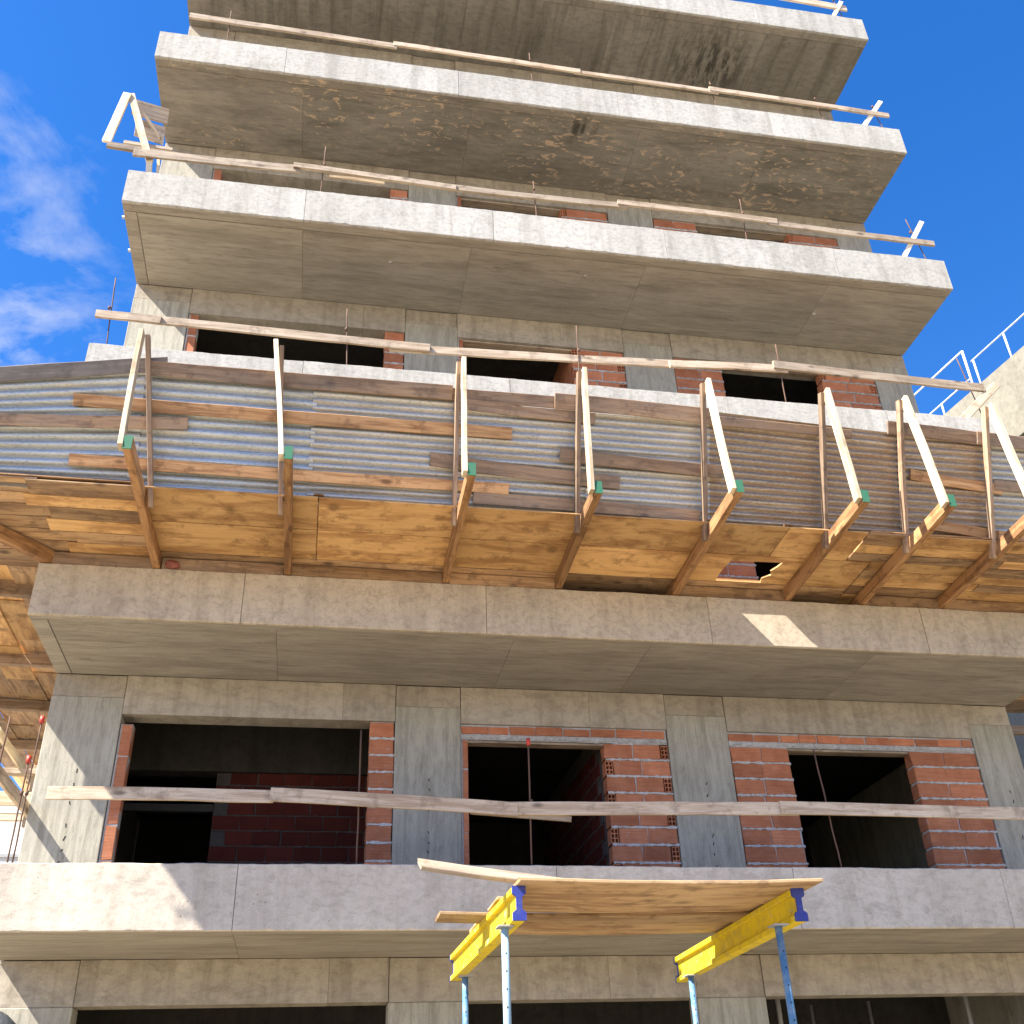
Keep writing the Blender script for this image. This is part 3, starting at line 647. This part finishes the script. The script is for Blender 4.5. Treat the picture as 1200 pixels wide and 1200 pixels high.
# the sheet with the broken hole
def holed_panel():
    x0, x1, y0, y1 = 3.864, 5.186, -0.667, -0.093
    hole = [(4.30, -0.105), (4.30, -0.34), (4.33, -0.545), (4.62, -0.555), (4.93, -0.565), (4.90, -0.46), (4.86, -0.37), (4.90, -0.29), (4.82, -0.20), (4.84, -0.105)]
    xa, ya = 4.58, -0.34
    V = []; F = []; n = len(hole)
    def outer(px, py):
        dx, dy = px - xa, py - ya; t = 9
        if dx > 0: t = min(t, (x1 - xa) / dx)
        if dx < 0: t = min(t, (x0 - xa) / dx)
        if dy > 0: t = min(t, (y1 - ya) / dy)
        if dy < 0: t = min(t, (y0 - ya) / dy)
        return xa + dx * t, ya + dy * t
    ring_o = []; ring_i = []
    pts = []
    for k in range(n):
        a = hole[k]; b = hole[(k + 1) % n]
        for s in range(4):
            q = (a[0] + (b[0] - a[0]) * s / 4, a[1] + (b[1] - a[1]) * s / 4); pts.append(q)
    corners = [(x0, y0), (x1, y0), (x1, y1), (x0, y1)]
    outs = [outer(*q) for q in pts]
    for c in corners:     # snap the nearest ray to each corner so the sheet stays rectangular
        k = min(range(len(outs)), key=lambda i: (outs[i][0] - c[0]) ** 2 + (outs[i][1] - c[1]) ** 2); outs[k] = c
    o = Vector((4.5, -0.38, jz(-0.38) + JD + 0.004)); m = len(pts)
    for lv in (0.0, 0.015):
        for L in (outs, pts):
            for (x, y) in L: V.append((x - o.x, y - o.y, -SL * (y - o.y) + lv))
    for k in range(m):
        q = (k + 1) % m
        F += [(k, q, m + q, m + k), (2 * m + k, 3 * m + k, 3 * m + q, 2 * m + q), (m + k, m + q, 3 * m + q, 3 * m + k), (k, 2 * m + k, 2 * m + q, q)]
    p = link('plywood_panel', mesh_from(V, F, 'plywood_panel'), C, Matrix.Translation(o), 'ply'); p['label'] = 'orange plywood sheet with a broken hole through it'
holed_panel()
# narrower boards: left corner and right end
for (ra, rb, x0, x1) in ((-4.0, 0, -4.05, -1.79),):
    ys = [-1.27, -1.02, -0.82, -0.60, -0.38, -0.16, 0.06, 0.42]
    for i in range(len(ys) - 1):
        c = -2.75 + 0.07 * i + random.uniform(-0.02, 0.02)
        deck(x0, c, ys[i] + 0.007, ys[i + 1] - 0.007, 'ply_brown', 0.019, 'soffit_board')
        deck(c - 0.25 if i % 2 else c - 0.10, x1, ys[i] + 0.006, ys[i + 1] - 0.006, 'ply' if i % 2 else 'ply_brown', 0.0, 'soffit_board')
    deck(x0, x1 - 0.03, -1.27, 0.42, 'joist', 0.040, 'sun_block_sheet')  # added sheet above the boards, keeping sun out of their gaps
ys = [-1.27, -1.03, -0.86, -0.70, -0.50, -0.33, -0.16, 0.05, 0.42]
for i in range(len(ys) - 1):
    c = 7.15 + (-1.02, 0, 0.3, 0, -1.02, 0.3, 0, 0)[i]
    mm = ('ply', 'ply_brown')
    deck(5.93 if i > 2 else 5.63, c, ys[i] + 0.006, ys[i + 1] - 0.006, mm[(i * 3 + 1) % 2], 0.0, 'soffit_board')
    deck(c + 0.012, 9.9, ys[i] + 0.006, ys[i + 1] - 0.006, mm[i % 2], 0.0, 'soffit_board')
deck(5.63, 9.9, -1.27, -0.62, 'joist', 0.0195, 'sun_block_sheet'); deck(5.91, 9.9, -0.618, 0.42, 'joist', 0.0195, 'sun_block_sheet')  # added sheets over the right boards, also stopping sun leaks
rg = bmesh.new(); bmesh.ops.create_icosphere(rg, subdivisions=3, radius=0.06)
for q in rg.verts:
    q.co *= 1 + 0.45 * noise.noise(q.co * 22); q.co.z *= 0.75; q.co.x *= 1.25
me = bpy.data.meshes.new('rag'); rg.to_mesh(me); rg.free()
tag(link('rag', me, None, Matrix.Translation((-1.62, 0.0, ZT[3] + 0.052)), 'rag_cloth'), 'small crumpled reddish rag beside the leftmost canopy joist on the slab edge', 'rag')
# corrugated sheets
def sheet(x0, x1, z0, z1l, z1r, mat, off):
    V = []; F = []; o = fence((x0 + x1) / 2, z0, off); pitch = 0.076; nx = 10
    H = max(z1l, z1r) - z0; pitch = 0.095 if mat == 'sheet_clean' else 0.074; nw = int(H * 1.077 / pitch * 8); VA = []
    ph = random.uniform(0, 6)
    for j in range(nw + 1):
        s = j / nw
        for i in range(nx + 1):
            x = x0 + (x1 - x0) * i / nx
            zt = z1l + (z1r - z1l) * i / nx
            z = z0 + (zt - z0) * s
            sag = 0.010 * noise.noise(Vector((x * 0.9, 0.3, off * 90)))
            p = fence(x, z, off + 0.012 * math.sin(2 * math.pi * s * H * 1.077 / pitch + ph) + sag) - o
            V.append(p); VA.append(0.5 - 0.5 * math.sin(2 * math.pi * s * H * 1.077 / pitch + ph))
    w = nx + 1
    for j in range(nw):
        for i in range(nx): F.append((j * w + i, j * w + i + 1, (j + 1) * w + i + 1, (j + 1) * w + i))
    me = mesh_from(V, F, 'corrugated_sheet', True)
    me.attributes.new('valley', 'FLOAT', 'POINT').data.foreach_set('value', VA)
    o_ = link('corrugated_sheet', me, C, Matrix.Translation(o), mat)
    if mat == 'sheet_brown': o_['label'] = 'corrugated sheet stained brown'
    return o_
for i, (x0, x1, zl, zr, mt) in enumerate([(-4.25, -1.9, 6.36, 6.71, 'sheet_clean'), (-1.98, -0.24, 6.65, 6.65, 'sheet_clean'), (-0.28, 1.23, 6.65, 6.65, 'sheet'), (1.18, 2.58, 6.60, 6.62, 'sheet'), (2.54, 3.89, 6.62, 6.62, 'sheet'), (3.84, 6.12, 6.70, 6.62, 'sheet_brown'), (6.06, 7.2, 6.62, 6.58, 'sheet_brown'), (7.14, 8.6, 6.58, 6.52, 'sheet'), (8.5, 9.9, 6.52, 6.5, 'sheet')]):
    sheet(x0, x1, 5.500 + random.uniform(-0.006, 0.004), max(zl, 6.62) if i else zl, max(zr, 6.62), mt, -0.028 - 0.005 * (i % 2))
# battens nailed across the sheets
PL = [(-4.2, 6.34, -1.70, 6.715, 0.15, 'plank_grey', 0), (-1.85, 6.655, 1.11, 6.655, 0.155, 'plank', 1), (0.0, 6.650, 2.60, 6.655, 0.13, 'plank', 0), (1.13, 6.565, 2.62, 6.52, 0.12, 'plank', 0), (2.18, 6.66, 3.86, 6.63, 0.17, 'plank', 1),
      (-2.53, 6.317, 1.75, 6.309, 0.125, 'plank_orange', 0), (-4.1, 6.05, -1.46, 6.168, 0.12, 'plank', 1), (-2.51, 5.773, 1.73, 5.769, 0.115, 'plank_orange', 0), (0.92, 6.005, 2.9, 5.90, 0.14, 'plank', 0), (2.25, 6.135, 4.01, 6.074, 0.135, 'plank', 1),
      (1.37, 5.665, 3.77, 5.630, 0.125, 'plank', 0), (-4.0, 5.57, -1.88, 5.560, 0.12, 'plank_grey', 0), (5.93, 6.67, 7.17, 6.624, 0.15, 'plank', 0), (7.0, 6.633, 9.86, 6.56, 0.15, 'plank', 1), (6.19, 6.200, 7.3, 6.11, 0.115, 'plank_orange', 0), (7.2, 6.150, 9.8, 6.06, 0.12, 'plank', 0),
      (6.45, 5.69, 7.25, 5.615, 0.12, 'plank_orange', 0), (7.2, 5.615, 9.8, 5.55, 0.12, 'plank_orange', 1), (3.86, 6.60, 5.5, 6.57, 0.10, 'plank', 0)]
fup = Vector((0, -0.371, 0.928))
for (x0, z0, x1, z1, w, mt, ly) in PL:
    board('batten', fence(x0, z0, 0.0 + 0.024 * ly), fence(x1, z1, 0.0 + 0.024 * ly), w, 0.022, mt, C, up=fup, bow=0.012, notch=0.008, jit=0.005)
# torn foil strip along the foot of the sheets, between second and fifth joist
# ---- left return of the canopy, along the side of the building
LC = thing('side_canopy', 'timber canopy wrapping the left side of the building, seen from below', 'canopy', (-3.5, 4, ZT[3]))
for (y, ye) in ((0.88, 0.88), (2.82, 2.82), (4.42, 4.42), (6.1, 6.1), (7.8, 7.8)):
    xe = -4.62 if y > 2 else -4.08
    j = board('joist', (-2.5, y, ZT[3] + 0.074), (xe, ye, ZT[3] + 0.13), 0.14, 0.085, 'plank', LC)
    board('painted_end', (xe, ye, ZT[3] + 0.13), (xe - 0.01, ye, ZT[3] + 0.13), 0.142, 0.087, 'green', j, n=2, jit=0.001)
    board('strut', (xe + 0.03, y, ZT[3] + 0.1), (-4.55, y + 0.05, 6.9), 0.08, 0.03, 'pine', LC, up=(1, 0, 0)) if y > 2 else None
board('joist', (-2.7, 0.2, ZT[3] + 0.073), (-4.5, -1.75, ZT[3] + 0.135), 0.14, 0.085, 'joist', LC)
for (r, (xa, xb)) in enumerate(((-2.93, -3.36), (-3.35, -3.71), (-3.70, -4.05), (-4.04, -4.45), (-4.44, -4.9))):
    y = 0.42 if r < 3 else 2.1; i = 0
    while y < 9:
        yn = y + random.uniform(0.9, 1.3)
        z = ZT[3] + 0.165 - 0.02 * (xa + 3) + (0.0175 if (r + i) % 2 else 0) + (0.035 if r in (1, 3) else 0)
        board('plywood_panel', ((xa + xb) / 2, y - 0.01, z), ((xa + xb) / 2, yn + 0.01, z), abs(xb - xa) + 0.02, 0.016, random.choice(('ply_brown', 'ply', 'ply_brown')), LC, up=(1, 0, -0.02), jit=0.002, n=3)
        y = yn; i += 1
def side_sheet(y0, y1):
    V = []; F = []; nx = 8; nw = 90
    for j in range(nw + 1):
        s = j / nw
        for i in range(nx + 1):
            yy = y0 + (y1 - y0) * i / nx; z = 5.55 + 1.0 * s; x = -4.0 - 0.4 * (z - 5.55) + 0.01 * math.sin(s * 1.08 / 0.076 * 6.283)
            V.append((x + 4, yy - y0, z - 5.55))
    w = nx + 1
    for j in range(nw):
        for i in range(nx): F.append((j * w + i, j * w + i + 1, (j + 1) * w + i + 1, (j + 1) * w + i))
    link('corrugated_sheet', mesh_from(V, F, 'corrugated_sheet', True), LC, Matrix.Translation((-4, y0, 5.55)), 'sheet_clean')
for q in range(1): side_sheet(-1.1 + q * 2.3, 1.25 + q * 2.3)
# ---- right return
RC = thing('side_canopy', 'dark timber canopy on the right side of the building beside the blue sky gap', 'canopy', (9.4, 4, ZT[3]))
for y in (1.9, 2.75, 4.2, 5.6): board('joist', (8.4, y, ZT[3] + 0.074), (11.0, y, ZT[3] + 0.12), 0.14, 0.085, 'plank', RC)
y = 0.45
while y < 3.6:
    board('soffit_board', (8.75, y + 0.1, ZT[3] + 0.165), (11.0, y + 0.1, ZT[3] + 0.20), 0.185, 0.016, 'plank', RC, up=(0, 1, 0), jit=0.002, n=3); y += 0.2

# ------------------------------------------------------------------ side guard rails and scaffold on the left
T = thing('side_rail', 'tan plank rail running back along the left slab edge, casting a diagonal shadow', 'guard rail', (-2.95, 1, ZT[2]))
board('plank', (-2.985, 0.02, 3.24), (-2.985, 4.5, 3.27), 0.13, 0.04, 'rail', T)
board('plank', (-3.45, 1.7, 4.10), (-3.45, 4.8, 4.08), 0.11, 0.03, 'pine', T)
for y in (0.25, 2.2): rod('rebar_stake', (-2.95, y, ZT[2] - 0.05), (-2.95, y, 3.75), 0.009, 'rust', T)
T = thing('side_scaffold', 'rough timber cross pieces outside the left edge of the lower slab', 'scaffold', (-3.5, 2.6, ZT[2]))
board('cross_plank', (-4.6, 2.5, 3.92), (-3.10, 2.5, 3.90), 0.06, 0.12, 'rail', T)
board('cross_plank', (-4.6, 2.45, 3.60), (-3.05, 2.45, 3.58), 0.16, 0.03, 'pine', T)
board('cross_plank', (-4.6, 2.6, 3.42), (-3.1, 2.6, 3.42), 0.08, 0.05, 'rail', T)
board('upright', (-3.95, 2.55, GZ), (-3.95, 2.55, 4.4), 0.08, 0.08, 'rail', T, up=(0, 1, 0))
board('upright', (-3.2, 2.56, 3.3), (-3.2, 2.56, 4.0), 0.07, 0.05, 'rail', T, up=(0, 1, 0))

# ------------------------------------------------------------------ small formwork table under the lowest balcony
def prop(x, y, ztop, mat, label, tilt=0.0):
    T = thing('steel_prop', label, 'prop', (x, y, GZ), 'adjustable steel props under the yellow beams')
    zb = GZ + 0.13 if y > -2.4 else GZ
    tube('outer_tube', [(x, y, zb + 0.008), (x, y, 0.1)], 0.030, mat, T, 14)
    tube('inner_tube', [(x, y, 0.1), (x + tilt, y, ztop - 0.010)], 0.024, mat, T, 14)
    tube('collar_nut', [(x, y, 0.03), (x, y, 0.12)], 0.040, 'galv', T, 10)
    box('base_plate', (x - 0.06, y - 0.06, zb + 0.001), (x + 0.06, y + 0.06, zb + 0.009), 'galv', T, 0.001)
    box('head_plate', (x + tilt - 0.05, y - 0.06, ztop - 0.010), (x + tilt + 0.05, y + 0.06, ztop - 0.001), 'galv', T, 0.001)
    hb = bmesh.new()
    dv = Vector((0 - x, -10.1 - y, 0)).normalized()
    for a in (Vector((0, -1, 0)),):
        for q in range(9):
            z = ztop - 0.16 - q * 0.10
            if z < 0.16: break
            bmesh.ops.create_cone(hb, cap_ends=True, segments=8, radius1=0.0055, radius2=0.0055, depth=0.0495, matrix=Matrix.Translation((x + tilt * 0.8 + 0.0, y, z)) @ Matrix.Rotation(math.pi / 2, 4, 'X') @ Matrix.Rotation(0.0, 4, 'Y'))
    me = bpy.data.meshes.new('pin_holes'); hb.to_mesh(me); hb.free(); link('pin_holes', me, T, None, 'black')  # black plugs painting the shade of the pin holes
ZBM = 1.20
prop(1.20, -3.30, ZBM, 'prop_sunlit', 'pale blue steel prop under the near end of the left yellow beam')
prop(1.24, -1.22, ZBM, 'prop', 'blue steel prop under the far end of the left yellow beam')
prop(2.99, -3.32, ZBM, 'prop', 'blue perforated steel prop under the near end of the right yellow beam')
prop(3.13, -1.12, ZBM, 'prop', 'blue steel prop under the far end of the right yellow beam')
def h_beam(p0, p1, label):
    p0 = Vector(p0); p1 = Vector(p1)
    T = thing('timber_beam', label, 'beam', p0, 'yellow formwork beams')
    M = frame(p0, p1, Vector((0, 0, 1))); L = (p1 - p0).length
    def pr(name, sec, x0, x1, mat):
        V = []; F = []; n = len(sec)
        for x in (x0, x1):
            for (y, z) in sec: V.append((x, y, z))
        for k in range(n): F.append((k, (k + 1) % n, n + (k + 1) % n, n + k))
        F.append(tuple(range(n - 1, -1, -1))); F.append(tuple(range(n, 2 * n)))
        return link(name, mesh_from(V, F, name), T, M, mat)
    fl = lambda z0, z1, w: [(-w + .004, z0), (w - .004, z0), (w, z0 + .004), (w, z1 - .004), (w - .004, z1), (-w + .004, z1), (-w, z1 - .004), (-w, z0 + .004)]
    pr('flange', fl(0.0, 0.040, 0.040), 0.02, L - 0.02, 'yellow'); pr('flange', fl(0.160, 0.200, 0.040), 0.02, L - 0.02, 'yellow')
    pr('web', [(-0.0135, 0.0385), (0.0135, 0.0385), (0.0135, 0.1615), (-0.0135, 0.1615)], 0.022, L - 0.022, 'yellow')
    I = [(-0.042, -0.001), (0.042, -0.001), (0.042, 0.044), (0.030, 0.056), (0.018, 0.062), (0.018, 0.138), (0.030, 0.144), (0.042, 0.156), (0.042, 0.201), (-0.042, 0.201), (-0.042, 0.156), (-0.030, 0.144), (-0.018, 0.138), (-0.018, 0.062), (-0.030, 0.056), (-0.042, 0.044)]
    pr('end_cap', I, 0.0, 0.021, 'blue'); pr('end_cap', I, L - 0.021, L, 'blue')
    return T
h_beam((1.26, -3.50, ZBM), (1.20, -0.90, ZBM), 'yellow timber beam with blue end cap carrying the left side of the platform')
h_beam((3.10, -3.46, ZBM), (3.19, -0.66, ZBM), 'yellow timber beam with blue end cap carrying the right side of the platform')
zt = ZBM + 0.2
PB = 'boards of the small platform'
def pboard(x0, x1, y0, y1, mat, z, label, name='platform_board', bow=0.008, t=0.021):
    yc = (y0 + y1) / 2
    o = board(name, (x0, yc, z + t / 2), (x1, yc, z + t / 2), y1 - y0, t, mat, None, up=(0, 1, 0), jit=0.003, n=10, bow=0.0, notch=0.006)
    # let the sheet sag a little between the beams
    for v in o.data.vertices: v.co.y += 0.018 * math.sin(math.pi * min(1, max(0, v.co.x / (x1 - x0))))
    return tag(o, label, 'board', PB)
pboard(1.24, 3.20, -3.64, -2.96, 'deck', zt + 0.002, 'front board of the small platform, its sunlit edge towards the viewer')
pboard(1.21, 3.24, -2.975, -2.58, 'deck', zt + 0.0235, 'second board from the front of the small platform')
pboard(0.88, 3.26, -2.60, -2.30, 'deck', zt + 0.002, 'plank of the small platform whose rough end sticks out left', t=0.021)
pboard(1.20, 3.27, -2.32, -1.75, 'deck', zt + 0.0235, 'rearmost wide board of the small platform')
tp = board('loose_plank', (0.66, -3.36, 1.555), (1.72, -3.20, 1.462), 0.115, 0.03, 'post', None, up=(0, 0.8, 0.62), jit=0.004, notch=0.01)
tag(tp, 'weathered loose plank tilted across the left corner of the platform', 'plank')

# ------------------------------------------------------------------ poles and gear in the dark ground storey
GP = 'steel poles in the dark ground storey'
for (x, y, mat, lab) in ((5.62, 3.0, 'white', 'bright metal pole just right of the blue perforated prop'), (8.10, 3.0, 'white', 'bright metal pole near the bottom right corner'),
                          (7.10, 3.6, 'galv', 'dim grey pole in the middle of the dark ground floor bay'), (8.85, 3.2, 'galv', 'pole at the extreme lower right edge'), (6.45, 3.9, 'galv', 'faint grey pole left of the middle of the dark bay')):
    t_ = tube('metal_pole', [(x, y, GZ), (x, y, 1.50)], 0.030 if mat == 'white' else 0.022, mat, None, 10); tag(t_, lab, 'pole', GP)
T = thing('tarpaulin_roll', 'dark rolled tarpaulin with a pale metal hoop in the lower left corner', 'tarpaulin', (-2.6, 0.95, 1.0))
V = []; F = []; ns, nt_ = 22, 12
for i in range(ns + 1):
    a = math.pi * i / ns * 1.0
    for j in range(nt_):
        b = 2 * math.pi * j / nt_; r_ = 0.10 + 0.012 * noise.noise(Vector((a * 3, b * 2, 1)))
        V.append(((0.30 + r_ * math.cos(b)) * math.cos(a), r_ * math.sin(b), (0.30 + r_ * math.cos(b)) * math.sin(a)))
for i in range(ns):
    for j in range(nt_): F.append((i * nt_ + j, i * nt_ + (j + 1) % nt_, (i + 1) * nt_ + (j + 1) % nt_, (i + 1) * nt_ + j))
link('roll', mesh_from(V, F, 'roll', True), T, Matrix.Translation((-2.82, 0.95, 0.87)), 'tarp')
tube('hoop', [(-2.82 + 0.22 * math.cos(math.pi * i / 20), 0.84, 0.87 + 0.27 * math.sin(math.pi * i / 20)) for i in range(21)], 0.010, 'galv', T)
board('bracket', (-3.2, 1.1, 0.85), (-2.45, 1.1, 0.85), 0.08, 0.05, 'post', T)
tube('support_leg', [(-2.8, 1.1, GZ + 0.1), (-2.8, 1.1, 0.82)], 0.03, 'galv', T)

# ------------------------------------------------------------------ neighbours
NB = thing('neighbour_building', 'beige rendered neighbouring building at the right edge with white roof railing', 'building', (20, 8, GZ))
dv = Vector((0.165, -0.986, 0)); nv = Vector((-0.986, -0.165, 0))       # along the party wall / out of it
P0 = Vector((15.080, 14.405, 0))
def nb_box(name, s0, s1, d0, d1, z0, z1, mat):
    V = []
    for z in (z0, z1):
        for (s, d) in ((s0, d0), (s1, d0), (s1, d1), (s0, d1)):
            q = P0 + dv * s - nv * d; V.append((q.x, q.y, z))
    c = Vector(V[0]); V = [Vector(v) - c for v in V]
    return link(name, mesh_from(V, [(0, 1, 2, 3), (4, 5, 6, 7), (0, 1, 5, 4), (1, 2, 6, 5), (2, 3, 7, 6), (3, 0, 4, 7)], name), NB, Matrix.Translation(c), mat)
nb_box('wall', -8, 24, 0.18, 14, GZ, 14.35, 'render_green')
pp = nb_box('parapet', -8, 24, 0.0, 14, 14.35, 16.385, 'render_beige')
R_ = link('roof_railing', None, NB, Matrix.Translation((15, 8, 16.4)))
def nbp(s, d, z): q = P0 + dv * s - nv * d; return (q.x, q.y, z)
tube('rail', [nbp(5.66, 0.17, 17.30), nbp(19, 0.17, 17.30)], 0.020, 'white', R_)
for s in (5.73, 6.84, 7.98, 9.13, 10.3, 11.45, 12.6): tube('baluster', [nbp(s, 0.17, 16.30), nbp(s, 0.17, 17.30)], 0.024, 'white', R_)
tube('corner_post', [nbp(5.51, 0.145, 16.30), nbp(5.51, 0.145, 17.76)], 0.030, 'white', R_)
tube('rail', [nbp(5.51, 0.145, 17.76), nbp(2.9, 0.145, 17.76)], 0.024, 'white', R_)
tube('rail', [nbp(5.51, 0.145, 16.85), nbp(2.9, 0.145, 16.85)], 0.020, 'white', R_)
tube('rail', [nbp(5.51, 0.7, 16.67), nbp(2.6, 0.7, 16.67)], 0.020, 'white', R_)
tube('baluster', [nbp(4.35, 0.145, 16.30), nbp(4.35, 0.145, 16.85)], 0.024, 'white', R_)
LB = thing('white_building', 'white walled building with grey louvres behind the left timber rails', 'building', (-8, 9, GZ))
box('wall', (-14, 7.6, GZ), (-4.15, 12, 5.05), 'white_wall', LB, 0.01)
lv = box('louvre_frame', (-6.2, 7.5, 2.2), (-4.25, 7.598, 4.25), 'white_wall', LB, 0.004)
for i in range(18): box('louvre_slat', (-6.15, 7.46, 2.25 + i * 0.11), (-4.32, 7.53, 2.25 + i * 0.11 + 0.055), 'galv', lv, 0.003)
